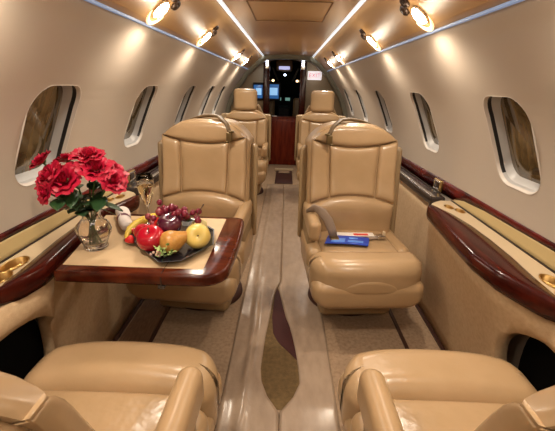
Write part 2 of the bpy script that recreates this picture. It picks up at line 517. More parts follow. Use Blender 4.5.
# flight deck beyond
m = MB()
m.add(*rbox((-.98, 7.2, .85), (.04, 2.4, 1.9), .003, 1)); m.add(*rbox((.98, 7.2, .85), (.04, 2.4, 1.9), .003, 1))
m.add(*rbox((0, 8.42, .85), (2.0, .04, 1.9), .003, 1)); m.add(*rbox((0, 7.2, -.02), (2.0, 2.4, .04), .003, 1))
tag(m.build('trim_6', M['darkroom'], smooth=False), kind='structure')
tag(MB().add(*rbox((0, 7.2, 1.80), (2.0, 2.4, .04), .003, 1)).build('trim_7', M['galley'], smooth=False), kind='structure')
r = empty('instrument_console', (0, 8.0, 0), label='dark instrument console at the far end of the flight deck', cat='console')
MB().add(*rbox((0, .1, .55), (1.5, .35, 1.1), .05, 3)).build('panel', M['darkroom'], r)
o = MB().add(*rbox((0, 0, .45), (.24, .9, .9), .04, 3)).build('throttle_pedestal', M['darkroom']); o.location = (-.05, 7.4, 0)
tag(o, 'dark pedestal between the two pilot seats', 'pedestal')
for x in (-.17, .02): MB().add(*rbox((x, -.085, 1.02), (.10, .01, .06), .003, 1)).build('display', mat('dim green display', (.05, .1, .08), .3, emit=(.25, .5, .42), es=.5), r)
def pilot_seat(x, label):
    r = empty('pilot_seat', (x, 6.85, 0), label=label, cat='seat', group='pilot seats')
    MB().add(*rbox((0, 0, .80), (.40, .10, .56), .05, 4)).build('backrest', M['leather2'], r)
    MB().add(*rbox((0, .24, .48), (.44, .46, .14), .05, 3)).build('seat', M['leather2'], r)
    MB().add(*rbox((0, .24, .21), (.30, .34, .40), .03, 2)).build('base', M['darkroom'], r)
    return r
pilot_seat(-.42, 'tan pilot seat back seen beyond the left door post')
pilot_seat(.32, 'tan pilot seat back seen beyond the right door post')
r = empty('overhead_console', (-.06, 7.0, 1.56), label='hanging overhead console with lilac lit sign beyond the doorway', cat='console')
MB().add(*rbox((0, .09, .08), (.30, .20, .19), .02, 2)).build('housing', M['galley'], r)
MB().add(*rbox((0, -.016, .035), (.20, .012, .055), .005, 2)).build('sign_face', M['signblue'], r)
o = MB().add(*lathe([(.001, -.02), (.018, -.014), (.024, 0), (.018, .014), (.001, .02)], 16, cap=False)).build('cockpit_lamp', M['bluelamp'])
o.location = (-.045, 7.0, 1.475); tag(o, 'tiny white lamp under the lilac sign beyond the doorway', 'lamp')
for x, w in ((-.272, 'left'), (.19, 'right')):
    o = MB().add(*lathe([(.001, -.02), (.018, -.014), (.024, 0), (.018, .014), (.001, .02)], 16, cap=False)).build('cockpit_lamp', M['amber'])
    o.location = (x * .93, 6.7, 1.37); tag(o, 'small amber lamp in the dark just inside the %s door post' % w, 'lamp')
# slanting windscreen pillars
for s, w in ((-1, 'left'), (1, 'right')):
    o = MB().add(*tube([(-.04 + s * .26, 7.6, 1.62), (-.04 + s * .15, 7.75, 1.38)], [.018, .022], 8)).build('windscreen_pillar', mat('grey pillar', (.30, .26, .22), .5))
    tag(o, 'slanting grey %s windscreen pillar beyond the doorway' % w, 'pillar')
# blue lit monitor split by the left post
r = empty('monitor', (-.36, 6.35, 1.13), label='glowing blue monitor screen behind the left door post', cat='monitor')
MB().add(*rbox((0, .03, .06), (.50, .05, .30), .02, 2)).build('housing', M['darkroom'], r)
MB().add(*rbox((0, -.002, .06), (.44, .01, .23), .01, 2)).build('screen', M['screen'], r)
for x_, w_ in ((-.14, .12), (.13, .14)): MB().add(*rbox((x_, -.009, .06), (w_, .005, .12), .002, 1)).build('screen_picture', M['screenlite'], r)
r2 = empty('monitor', (-.46, YF - .03, 1.16), label='glowing blue screen on the front panel beside the left door post', cat='monitor')
MB().add(*rbox((0, .01, .03), (.17, .03, .27), .02, 2)).build('housing', M['darkroom'], r2)
MB().add(*rbox((.0, -.010, .03), (.14, .01, .20), .01, 2)).build('screen', M['screen'], r2)
MB().add(*rbox((.01, -.017, .03), (.09, .005, .10), .002, 1)).build('screen_picture', M['screenlite'], r2)
# white sign with red letters hung beside the right post
def text_mesh(s, size, depth):
    cu = bpy.data.curves.new('letters', 'FONT'); cu.body = s; cu.size = size; cu.extrude = depth; cu.align_x = 'CENTER'; cu.align_y = 'CENTER'
    o = bpy.data.objects.new('letters', cu); COL.objects.link(o)
    dg = bpy.context.evaluated_depsgraph_get()
    me = bpy.data.meshes.new_from_object(o.evaluated_get(dg))
    bpy.data.objects.remove(o)
    return me
r = empty('exit_sign', (.425, 5.90, 1.445), label='white lit sign with red letters beside the right door post', cat='sign')
MB().add(*rbox((0, 0, 0), (.215, .03, .125), .008, 2)).build('sign_box', M['sign'], r)
o = link('letters', text_mesh('EXIT', .088, .002), M['signred'], r, smooth=False); o.rotation_euler = (PI / 2, 0, 0); o.location = (0, -.017, 0)
MB().add(*rbox((0, .025, .0), (.05, .03, .05), .004, 1)).build('bracket', M['silver'], r)

# ------------------------------------------------------------------ floor details
m = MB()
def flat_piece(outline, z0, z1): return prism(outline, z0, z1)
# pale protective runner, two halves that part into a notch toward the camera
def runner_half(side):
    ys = [-.6 + i * .08 for i in range(int((4.66 + .6) / .08) + 1)] + [4.66]
    rows = []
    for y in ys:
        xo = interp([(-.6, .245), (2, .243), (4.7, .235)], y)
        if side < 0:
            xi = interp([(-.6, .01), (1.10, .01), (1.14, -.035), (1.27, -.083), (1.53, -.073), (1.97, -.036), (2.04, -.022), (2.12, .0), (5, .0)], y) - .002
            xs = [-xo + .005 + (xi + xo - .005) * i / 14 for i in range(15)]
        else:
            xi = interp([(-.6, .01), (1.10, .01), (1.13, .055), (1.24, .100), (1.38, .092), (1.48, .081), (1.62, .062), (1.70, .038), (1.99, -.010), (2.04, -.018), (2.12, .0), (5, .0)], y) + .002
            xs = [xi + (xo + .01 - xi) * i / 14 for i in range(15)]
        row = []
        for x in xs:
            z = .006 + .016 * math.exp(-((x + .148 + .006 * math.sin(3 * y)) / .016) ** 2)
            z += .0025 * math.sin(5 * y + 9 * x) * math.cos(7 * x + 2 * y) + .0025
            row.append((x, y, z))
        rows.append(row)
    V, F = thick(rows, (0, 0, -.0035))
    o = MB().add(V, F).build('floor_runner', M['runner'])
    return o
tag(runner_half(-1), 'left half of the pale shiny runner laid along the aisle', 'runner')
tag(runner_half(1), 'right half of the pale shiny runner laid along the aisle', 'runner')
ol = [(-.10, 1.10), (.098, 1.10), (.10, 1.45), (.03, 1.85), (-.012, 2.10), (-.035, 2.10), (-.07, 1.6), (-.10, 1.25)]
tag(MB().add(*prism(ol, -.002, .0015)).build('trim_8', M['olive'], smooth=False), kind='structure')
ol = [(-.024, 2.03), (-.004, 1.99), (.044, 1.70), (.068, 1.62), (.086, 1.48), (.094, 1.385), (.048, 1.445), (.016, 1.485), (-.010, 1.524), (-.034, 1.588), (-.045, 1.73), (-.036, 1.95)]  # flat dark burgundy blade laid in the runner notch
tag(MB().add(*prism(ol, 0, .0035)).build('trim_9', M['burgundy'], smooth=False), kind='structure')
# sunken-looking dark step plate with a pale lip at the doorway end
r = empty('step_plate', (-.005, 5.12, 0), label='dark step plate with a pale lip at the doorway end of the aisle', cat='step plate')
MB().add(*rbox((0, 0, .006), (.25, .78, .012), .004, 1)).build('plate', M['plinth'], r)
MB().add(*rbox((0, .42, .02), (.30, .05, .04), .01, 2)).build('pale_lip', M['ledge'], r)
MB().add(*rbox((0, .30, .014), (.17, .16, .006), .002, 1)).build('worn_patch', M['carpet'], r)  # paler end of the step well's gradient, painted as a flat patch
# seat tracks: dark lines in the floor, and the brown strip on the left
for i, x in enumerate((-.675, .675)):
    tag(MB().add(*rbox((x, 2.0, .003), (.020, 6.4, .008), .002, 1)).build('trim_%d' % (10 + i), M['track'], smooth=False), kind='structure')
tag(MB().add(*rbox((-.765, 1.75, .002), (.155, 1.9, .005), .001, 1)).build('trim_12', M['board'], smooth=False), kind='structure')

# ------------------------------------------------------------------ side walls below the ledge
RAIL_IN = [(-.6, .80), (.91, .80), (.97, .765), (1.07, .725), (1.19, .715), (1.39, .73), (1.67, .757), (1.80, .775), (1.86, .80), (1.89, .865)]
RAIL_INL = [(-.6, .80), (.82, .80), (.95, .772), (1.03, .765), (1.07, .845), (1.7, .845), (1.80, .80), (1.86, .80), (1.89, .865)]
def rail_in(y, side=1): return interp(RAIL_IN if side > 0 else RAIL_INL, y)
def side_lining(side):
    ys = [-2.0, -1.5, -1.0, -.5] + [i * .05 for i in range(-4, 20)] + [.97, 1.0, 1.03, 1.045, 1.06, 1.075, 1.10] + [i * .05 for i in range(23, 36)] + [1.80, 1.83, 1.86, 1.88, 1.90, 2.4, 3.0, 4.0, 5.0, 5.6]
    rows = []
    for y in ys:
        xt = rail_in(y, side) + .01
        xb = .875
        row = []
        for i in range(9):
            t = i / 8
            z = .655 * t
            x = xb + (xt - xb) * (t ** 1.25)
            row.append((side * x, y, z))
        rows.append(row)
    V, F = thick(rows, (side * .045, 0, 0))
    o = MB().add(V, F).build('trim_%d' % (13 if side < 0 else 14), M['sidecarpet'])
    # dark pocket opening beside the foreground seat: cut out and lined
    yc = .46
    ol = rrect(1.22, .41, .19, 8, yc, .35)
    k = len(ol)
    cv = [(side * .55, p[0], p[1]) for p in ol] + [(side * .955, p[0], p[1]) for p in ol]
    cf = [(i, (i + 1) % k, k + (i + 1) % k, k + i) for i in range(k)] + [tuple(range(k))[::-1], tuple(range(k, 2 * k))]
    c = MB().add(cv, cf).build('cutter', None)
    bo = o.modifiers.new('pocket', 'BOOLEAN'); bo.operation = 'DIFFERENCE'; bo.object = c; bo.solver = 'EXACT'
    dg = bpy.context.evaluated_depsgraph_get()
    me = bpy.data.meshes.new_from_object(o.evaluated_get(dg))
    o.modifiers.clear(); o.data = me
    for p in me.polygons: p.use_smooth = True
    bpy.data.objects.remove(c)
    tag(o, kind='structure')
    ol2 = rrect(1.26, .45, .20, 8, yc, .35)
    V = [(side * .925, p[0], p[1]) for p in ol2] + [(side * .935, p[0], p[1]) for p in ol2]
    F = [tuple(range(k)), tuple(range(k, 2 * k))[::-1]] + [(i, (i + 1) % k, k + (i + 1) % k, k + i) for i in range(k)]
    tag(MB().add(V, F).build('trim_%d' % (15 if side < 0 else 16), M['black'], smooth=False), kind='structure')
    # dark gap along the floor
    tag(MB().add(*rbox((side * .862, 1.9, .004), (.022, 4.0, .010), .002, 1)).build('trim_%d' % (17 if side < 0 else 18), M['track'], smooth=False), kind='structure')
side_lining(-1); side_lining(1)

# ------------------------------------------------------------------ side ledges
ZL = .70
def side_ledge(side):
    s = 'left' if side < 0 else 'right'
    root = empty('side_ledge', (side * .88, 0, ZL), label='built-in cream side ledge with mahogany rail along the %s wall' % s, cat='side ledge')
    inv = Vector((-side * .88, 0, -ZL))
    mv = lambda V: [tuple(Vector(p) + inv) for p in V]
    yend = 1.90
    ys = [-2.0, -1.0, -.5, 0, .3] + [.5 + i * .05 for i in range(27)] + [1.84, 1.87, yend]
    # cream ledge top, cut for the cup holders
    rows = []
    for y in ys:
        a = (rail_in(y) if side > 0 else max(rail_in(y), interp([(.98, .77), (1.0, .765), (1.54, .84), (1.6, .80)], y))) + .02
        rows.append([(side * (a + (.952 - a) * i / 6), y, ZL - .002) for i in range(7)])
    V, F = thick(rows, (0, 0, -.045))
    led = MB().add(V, F).build('ledge_top', M['ledge'], smooth=False)
    cups = [(.893, 1.02, .030), (.872, .925, .026), (.880, 1.785, .019), (.912, 1.725, .019)]
    cm = MB()
    for (cx, cy, cr) in cups:
        cm.add(*lathe([(cr, -.03), (cr, .05)], 24, (side * cx, cy, ZL), sy=1.7))
    c = cm.build('cutter', None)
    bo = led.modifiers.new('holes', 'BOOLEAN'); bo.operation = 'DIFFERENCE'; bo.object = c; bo.solver = 'EXACT'
    dg = bpy.context.evaluated_depsgraph_get()
    me = bpy.data.meshes.new_from_object(led.evaluated_get(dg)); led.modifiers.clear(); led.data = me
    bpy.data.objects.remove(c)
    me.transform(Matrix.Translation(inv)); led.parent = root
    for (cx, cy, cr) in cups:
        ribs = lambda a, z: 1 + .03 * math.sin(14 * a)
        V, F = lathe([(.001, -.028), (cr * .86, -.028), (cr * .97, -.022), (cr * .98, -.001), (cr * 1.06, .002), (cr * 1.12, .0012), (cr * 1.12, -.001)], 42, (side * cx, cy, ZL), sy=1.7, cap=False, rad=lambda a, z: ribs(a, z) if z < -.001 else 1)
        MB().add(mv(V), F).build('cup_holder', M['gold'], root)
        V, F = lathe([(.001, -.0262), (cr * .55, -.0262), (cr * .55, -.0275), (.001, -.0275)], 24, (side * cx, cy, ZL), sy=1.7, cap=False)
        MB().add(mv(V), F).build('cup_base', M['track'], root)
    # dark joint line + slanted lid up to the wall band
    V, F = thick([[(side * .940, y, ZL + .001), (side * .949, y, ZL + .001)] for y in (-2, yend)], (0, 0, -.01))
    MB().add(mv(V), F).build('joint_line', M['line'], root, smooth=False)
    top = [(-2, .775), (.6, .775), (1.2, .764), (1.6, .752), (1.8, .735), (1.9, .708)]
    rows = []
    for y in [-2, -1, 0, .5] + [.8 + .1 * i for i in range(11)] + [1.85, 1.9]:
        zt = interp(top, y)
        rows.append([(side * (.949 + (wx(zt) - .004 - .949) * t), y, ZL + (zt - ZL) * t) for t in (0, .25, .5, .75, 1)])
    V, F = thick(rows, (side * .012, 0, -.012))
    MB().add(mv(V), F).build('storage_lid', M['lid'], root)
    # narrow dark nosing further forward
    V, F = rbox((side * .900, 3.77, ZL - .028), (.085, 3.62, .055), .015, 3)
    MB().add(mv(V), F).build('ledge_nosing', M['nosing'], root)
    V, F = rbox((side * .870, 3.77, ZL + .001), (.024, 3.62, .008), .004, 2)
    MB().add(mv(V), F).build('nosing_strip', M['silver'], root)
    # mahogany arm rail: long lens with rounded section
    rows = []
    N = 44
    for i in range(N + 1):
        t = i / N
        y = .80 + (1.80 - .80) * t
        if side > 0:
            xi = interp([(.80, .822), (.84, .808), (.90, .780), (.97, .748), (1.05, .716), (1.19, .700), (1.39, .712), (1.60, .732), (1.74, .748), (1.79, .768), (1.80, .785)], y)
        else:
            xi = interp([(.80, .822), (.84, .808), (.90, .784), (.98, .764), (1.0, .764), (1.27, .800), (1.535, .838), (1.56, .800), (1.74, .768), (1.79, .775), (1.80, .785)], y)
        xo = interp([(.80, .824), (.86, .830), (.95, .842), (1.02, .850), (1.2, .872), (1.35, .878), (1.5, .874), (1.65, .850), (1.74, .822), (1.79, .802), (1.80, .787)], y)
        w = xo - xi
        e = min(1, (t / .10)) ** .5 * min(1, ((1 - t) / .05)) ** .5
        zt = ZL + .004 + .014 * e; zb = ZL - .012 - .040 * e
        sec = [(xi + .10 * w, zb), (xi + .02 * w, zb + .25 * (zt - zb)), (xi, zb + .5 * (zt - zb)), (xi + .05 * w, zt - .16 * (zt - zb)), (xi + .16 * w, zt - .03 * (zt - zb)), (xi + .32 * w, zt),
               (xi + .6 * w, zt - .004), (xi + .9 * w, zt - .012), (xo, zt - .02 - .004), (xo, ZL - .01), (xi + .6 * w, zb)]
        rows.append([(side * p[0], y, p[1]) for p in sec])
    V, F = loft(rows, True)
    k = len(rows[0]); F.append(tuple(range(k))[::-1]); F.append(tuple(range(N * k, N * k + k)))
    MB().add(mv(V), F).build('arm_rail', M['wood'], root)
    return root
side_ledge(-1); side_ledge(1)

# burl band on the wall above the ledge
def wall_band(side):
    rows = []
    tb = [(-2, .765), (.6, .765), (1.2, .757), (1.6, .745), (1.8, .728), (1.9, .700), (1.95, .690), (6, .690)]
    tt = [(-2, .79), (.6, .79), (1.2, .784), (1.7, .780), (2.1, .775), (3, .765), (6, .765)]
    for y in [-2, -1, 0, .5] + [.8 + .1 * i for i in range(12)] + [2.2, 3, 4, 5, 5.6]:
        a = interp(tb, y); b = interp(tt, y)
        rows.append([(side * (wx(z) - .006), y, z) for z in (a, (a + b) / 2, b)])
    V, F = thick(rows, (side * .010, 0, 0))
    tag(MB().add(V, F).build('trim_%d' % (19 if side < 0 else 20), M['woodband']), kind='structure')
wall_band(-1); wall_band(1)
def outlet(side, y, label):
    r = empty('ashtray', (side * .953, y, .732), label=label, cat='ashtray')
    r.rotation_euler = (0, 0, 0)
    MB().add(*rbox((0, 0, 0), (.018, .105, .068), .006, 2)).build('bezel', M['goldline'], r)
    MB().add(*rbox((-side * .009, 0, 0), (.008, .062, .034), .003, 2)).build('flap', M['nozzle'], r)
    for d in (-.024, .024): MB().add(*rbox((-side * .0105, 0, d), (.005, .085, .008), .002, 1)).build('bar', M['silver'], r)
outlet(1, 2.12, 'square metal ashtray set in the red band on the right wall')
outlet(-1, 2.10, 'square metal ashtray set in the red band on the left wall')

# ------------------------------------------------------------------ seats
def make_seat(name, label, arm, top=1.085, recline=.13, headrest=False, harness=True, group='tan leather cabin seats'):
    """faces -Y; arm = side (local x sign) of the aisle arm rest"""
    root = empty(name, (0, 0, 0), label=label, cat='seat', group=group)
    yb = lambda z: .20 + recline * max(0, z - .42) + .03 * math.exp(-((z - .62) / .10) ** 2) * -1
    HW = .268
    # plinth, pedestal
    MB().add(*lathe([(.232, 0), (.235, .010), (.23, .038), (.20, .046)], 40, (0, .16, 0), sy=.9)).build('plinth', M['plinth'], root)
    MB().add(*rbox((0, .10, .14), (.42, .44, .19), .04, 3)).build('pedestal', M['shell'], root)
    # seat base
    def taper(x, y, z):
        f = 1 - .22 * max(0, (-.02 - z)) / .075
        return (x * f, y * (1 - .05 * max(0, -z) / .1), z)
    MB().add(*rbox((0, -.014, .298), (.572, .616, .17), .055, 4, fn=taper, m=3)).build('seat_base', M['leather2'], root)
    flap_s = lambda x, z: -.318 + .35 * x * x + .8 * max(0, z - .40) * 1
    MB().add(*pad(lambda u: (-.15 + .30 * u, .325), lambda u: (-.15 + .30 * u, .331 + .072 * (1 - (2 * u - 1) ** 2) ** .6), flap_s, .008, .03, 18, 6, 6)).build('leg_flap', M['leather2'], root)
    # front roll
    def roll(x, y, z):
        x_ = x; x = x * .92
        b = .018 * (1 - (x / .28) ** 2)
        return (x_, y - b * .9 + (.06 * min(1, abs(x / .28)) ** 5 if y < 0 else .014 * min(1, abs(x / .28)) ** 2), z + (.012 * (1 - (x / .28) ** 2) if z > 0 else 0))
    MB().add(*rbox((0, -.203, .362), (.584, .205, .222), .068, 5, fn=roll, m=10)).build('front_bolster', M['leather'], root)
    # seat pan cushion and its side rims
    def crown(x, y, z):
        return (x, y, z + (.014 * (1 - (x / .2) ** 2) * (1 - (y / .2) ** 2) if z > 0 else 0))
    MB().add(*rbox((0, .072, .398), (.435, .385, .115), .032, 4, fn=crown, m=6)).build('seat_cushion', M['leatherpan'], root)
    for s in (-1, 1):
        MB().add(*rbox((s * .248, .108, .385), (.086, .385, .135), .040, 4)).build('seat_rim', M['leather2'], root)
    # backrest body
    def zt(x): return top - .115 * abs(x / HW) ** 3.4
    def core(x, z): return yb(z) - .02 * (x / HW) ** 2
    B = lambda u: (-HW + 2 * HW * u, .395)
    T = lambda u: (-HW + 2 * HW * u, zt(-HW + 2 * HW * u))
    MB().add(*pad(B, T, lambda x, z: core(x, z) + .05, .05, .13, 26, 20, 10)).build('backrest', M['leather2'], root)
    lensb = lambda x: top - .085 - .045 * max(0, 1 - (x / .25) ** 2)
    lumt = lambda x: top - .455 + .045 * max(0, 1 - (x / .25) ** 2)
    w = .250
    MB().add(*pad(lambda u: (-w + 2 * w * u, lensb(-w + 2 * w * u)), lambda u: (-w + 2 * w * u, zt(-w + 2 * w * u) - .006 - .0 * u), core, .034, .02, 24, 12, 5)).build('head_cushion', M['leather'], root)
    g = .004
    MB().add(*pad(lambda u: (-.135 + .27 * u, lumt(-.135 + .27 * u) + g), lambda u: (-.145 + .29 * u, lensb(-.145 + .29 * u) - g), core, .022, .02, 18, 16, 12)).build('centre_cushion', M['leather'], root)
    for s in (-1, 1):
        a, b, c, d = s * .141, s * .252, s * .151, s * .252
        MB().add(*pad(lambda u: (a + (b - a) * u, lumt(a + (b - a) * u) + g), lambda u: (c + (d - c) * u, lensb(c + (d - c) * u) - g), core, .026, .02, 10, 16, 10)).build('side_bolster', M['leather'], root)
    MB().add(*pad(lambda u: (-w + 2 * w * u, .425), lambda u: (-w + 2 * w * u, lumt(-w + 2 * w * u) - g), core, .036, .02, 24, 14, 6)).build('lumbar_cushion', M['leather'], root)
    # hard shell behind, a little wider than the cushion
    sh = lambda x, y, z: (x, y + recline * z + .10 * (x / .3) ** 2 * -1, z)
    MB().add(*rbox((0, yb(.7) + .175, .665), (.625, .05, .57), .024, 3, fn=sh, m=8)).build('back_shell', M['shell'], root)
    MB().add(*rbox((0, yb(.9) + .158, .93), (.44, .05, .26), .024, 3, fn=lambda x, y, z: (x * (1 - .3 * max(0, z) / .13), y + recline * z, z), m=4)).build('back_cap', M['shell'], root)
    # aisle arm rest
    MB().add(*rbox((arm * .252, .105, .56), (.066, .36, .115), .032, 4, fn=lambda x, y, z: (x, y, z + .06 * y))).build('armrest', M['leather2'], root)
    MB().add(*rbox((arm * .258, .14, .44), (.046, .26, .18), .02, 2)).build('armrest_panel', M['shell'], root)
    if headrest:
        MB().add(*rbox((0, yb(1.1) - .02, top + .115), (.285, .11, .25), .045, 4, fn=lambda x, y, z: (x, y + (.02 if y < 0 else 0) * (x / .14) ** 2, z), m=4)).build('headrest', M['leather'], root)
        for s in (-1, 1): MB().add(*tube([(s * .06, yb(1.1) + .01, top - .04), (s * .06, yb(1.1) + .01, top + .02)], .008, 8)).build('headrest_post', M['silver'], root)
    if harness:
        pts = [(arm * -.12, yb(1.0) + .10, top - .012), (arm * -.04, yb(1.05) + .10, top + .012), (arm * .02, yb(1.05) + .09, top + .018), (arm * .08, yb(1.05) + .04, top + .016), (arm * .135, yb(1.0) - .008, top - .018), (arm * .158, yb(1.0) - .050, top - .055)]
        hb = MB().add(*tube(pts, [.012, .018, .020, .018, .015, .012], 8, .55)).build('harness_strap', M['cord'], root)
        k = MB().add(*rbox((arm * .160, yb(1.0) - .062, top - .085), (.034, .016, .052), .006, 2))
        k.add(*lathe([(.006, -.005), (.015, -.004), (.016, .004), (.006, .005)], 14, (arm * .172, yb(1.0) - .060, top - .055), cap=False))
        k.add(*lathe([(.005, -.005), (.011, -.004), (.012, .004), (.005, .005)], 14, (arm * .148, yb(1.0) - .066, top - .112), cap=False))
        k.build('harness_buckle', M['darkgold'], hb)
    return root

def place(o, x, y, rz=0):
    o.location = (x, y, 0); o.rotation_euler = (0, 0, rz)
sl = make_seat('cabin_seat', 'tan leather seat behind the left table with roses and fruit', 1); place(sl, -.495, 1.815, math.radians(-4))
sr = make_seat('cabin_seat', 'tan leather seat on the right with blue leaflet on its cushion', -1); place(sr, .424, 1.815, math.radians(4))
fl = make_seat('cabin_seat', 'tan leather foreground seat at the lower left corner facing away', -1, top=1.075, recline=.365, harness=False); place(fl, -.475, .640, PI)
fr = make_seat('cabin_seat', 'tan leather foreground seat at the lower right corner facing away', 1, top=1.075, recline=.365, harness=False); place(fr, .494, .655, PI)
dl = make_seat('cabin_seat', 'far left tan seat with raised headrest near the doorway', 1, top=1.0, headrest=True, harness=False); place(dl, -.495, 4.15)
dr = make_seat('cabin_seat', 'far right tan seat with raised headrest near the doorway', -1, top=1.0, headrest=True, harness=False); place(dr, .435, 4.2)

# ------------------------------------------------------------------ fold-out table on the left
tb = empty('folding_table', (-.47, 1.26, 0), label='fold-out mahogany table with tan inlay in front of the left seat', cat='table')
X0, X1, Y0, Y1 = -.752, -.178, .985, 1.535
def tab_outline(x0, x1, y0, y1, r, bow=0.0):
    o = [(x0 + .012, y0)]
    o += [(x1 - r + r * math.sin(a), y0 + r - r * math.cos(a)) for a in [math.radians(90 * i / 10) for i in range(11)]]
    o += [(x1 + bow * math.sin(PI * i / 6), y0 + r + (y1 - y0 - r - r * .5) * i / 6) for i in range(1, 6)]
    o += [(x1 - r * .5 + r * .5 * math.cos(a), y1 - r * .5 + r * .5 * math.sin(a)) for a in [math.radians(90 * i / 8) for i in range(9)]]
    o += [(x0 - .072, y1)]
    return [(p[0] + .47, p[1] - 1.26) for p in o]
MB().add(*prism(tab_outline(X0, X1, Y0, Y1, .085, .008), .655, .699, .010)).build('wood_rim', M['tablewood'], tb, sharp=.9)
MB().add(*prism(tab_outline(X0 + .006, X1 - .082, Y0 + .042, Y1 - .035, .012), .690, .7005)).build('inlay', M['inlay'], tb, smooth=False)
MB().add(*rbox((.08, .005, .6985), (.0025, .545, .005), .001, 1)).build('fold_seam', M['line'], tb, smooth=False)
h = MB().add(*rbox((.08, -.276, .672), (.004, .006, .034), .001, 1)); h.add(*rbox((.078, -.262, .650), (.022, .028, .014), .003, 2)); h.build('hinge', M['nosing'], tb)
# swing-out support from the side lining
MB().add(*rbox((-.20, .02, .641), (.26, .06, .026), .008, 2)).build('support_arm', M['nosing'], tb)

# ------------------------------------------------------------------ on the table
ZT = .7008
# crystal vase
vx, vy = -.690, 1.165
vase = empty('vase', (vx, vy, ZT), label='cut crystal vase holding the red roses on the left table', cat='vase')
outer = [(.040, 0), (.042, .006), (.040, .014), (.046, .030), (.056, .055), (.060, .075), (.055, .092), (.040, .108), (.031, .120), (.031, .130), (.037, .148), (.042, .160)]
inner = [(r - .005, z) for (r, z) in reversed(outer) if z > .012]
rad = lambda a, z: 1 + (.028 * math.sin(12 * a + 45 * z) if .02 < z < .11 else 0)
V, F = lathe(outer + [(.040, .1625)] + inner + [(.001, .016)], 48, cap=False, rad=rad); F.append(tuple(reversed(range(48))))
MB().add(V, F).build('glass_body', M['crystal'], vase)
wp = [(.001, .018)] + [(r - .0056, z) for r, z in outer if .02 < z < .10] + [(.036, .106), (.001, .106)]
MB().add(*lathe(wp, 48, cap=False, rad=rad)).build('water', M['water'], vase)

# roses
def petal(ctr, R, a0, span, hgt, flare, base, wig):
    V = []; F = []; nu, nv = 7, 6
    for j in range(nv + 1):
        v = j / nv
        rr = R * (.25 + .75 * math.sin(min(1, v * 1.15) * PI / 2)) * (1 + flare * max(0, v - .62) * 2.2)
        for i in range(nu + 1):
            u = i / nu * 2 - 1
            wd = span * (1 - .25 * (1 - v)) * (math.sqrt(max(0, 1 - max(0, v - .55) ** 2 * 2.6)))
            a = a0 + u * wd
            z = base + hgt * v - .22 * hgt * v * u * u + wig * math.sin(5 * u + a0 * 3) * v * hgt - flare * .42 * hgt * max(0, v - .7) * 2
            r2 = rr * (1 + .06 * math.sin(4 * u + a0))
            V.append((ctr[0] + r2 * math.cos(a), ctr[1] + r2 * math.sin(a), ctr[2] + z))
    for j in range(nv):
        for i in range(nu):
            q = j * (nu + 1) + i
            F.append((q, q + 1, q + nu + 2, q + nu + 1))
    return V, F
def rose(c, s, tilt, label, seed):
    rnd = random.Random(seed)
    neck = Vector((vx + (c[0] - vx) * .10 + rnd.uniform(-.006, .006), vy + (c[1] - vy) * .10 + rnd.uniform(-.006, .006), ZT + .128))
    foot = Vector((vx - (c[0] - vx) * .12 + rnd.uniform(-.010, .010), vy - (c[1] - vy) * .10 + rnd.uniform(-.010, .010), ZT + .030))
    C_ = Vector(c)
    root = empty('rose', tuple(C_), label=label, cat='rose', group='red roses in the crystal vase')
    ax = (C_ - neck).normalized()
    ax = (ax + Vector(tilt)).normalized()
    R3 = Vector((0, 0, 1)).rotation_difference(ax).to_matrix()
    m = MB()
    lay = [(5, .22, .52, .05, .78), (5, .46, .50, .25, .80), (6, .72, .46, .55, .74), (7, 1.0, .44, .95, .62), (7, 1.16, .42, 1.3, .46)]
    for li, (n, R, sp, fl_, hg) in enumerate(lay):
        off = rnd.uniform(0, 6)
        for k in range(n):
            m.add(*petal((0, 0, 0), s * R * rnd.uniform(.92, 1.06), off + 2 * PI * k / n, sp * 2 * PI / n * 1.5 if n > 5 else sp * 2 * PI / n * 1.7, s * 1.35 * hg * rnd.uniform(.93, 1.07), fl_ * .55, -s * .55, .05))
    m.v = [tuple(R3 @ Vector(p)) for p in m.v]
    m.build('bloom', M['rose'], root)
    base = ax * (-s * .55)
    st = MB()
    pts = [base * .8, base * 1.3, (neck - C_) * .5 + base * .5 + Vector((0, 0, .01)), neck - C_, (foot - C_)]
    st.add(*tube(pts, [.004, .0035, .003, .003, .003], 7))
    st.add(*lathe([(.001, -.006), (s * .3, 0), (s * .42, .012), (s * .3, .010), (.001, .004)], 10, tuple(base * 1.05), cap=False))
    st.build('stem', M['stem'], root)
    for k in range(4):
        lf = MB()
        t = .26 + .18 * k
        p = base * 1.2 * (1 - t) + (neck - C_) * t
        a = rnd.uniform(0, 2 * PI)
        d = Vector((math.cos(a), math.sin(a), rnd.uniform(-.5, .35))).normalized()
        sd = d.cross(Vector((0, 0, 1))).normalized()
        L = rnd.uniform(.055, .085); W = L * .30
        rows = []
        for j in range(7):
            q = j / 6
            w_ = W * math.sin(PI * min(1, q * .93 + .04)) ** .8
            mid = p + d * (L * q) + Vector((0, 0, -.016 * q * q))
            rows.append([tuple(mid - sd * w_ + Vector((0, 0, .004))), tuple(mid), tuple(mid + sd * w_ + Vector((0, 0, .004)))])
        lf.add(*thick(rows, (0, 0, -.0008)))
        lf.build('leaf', M['leaf'], root)
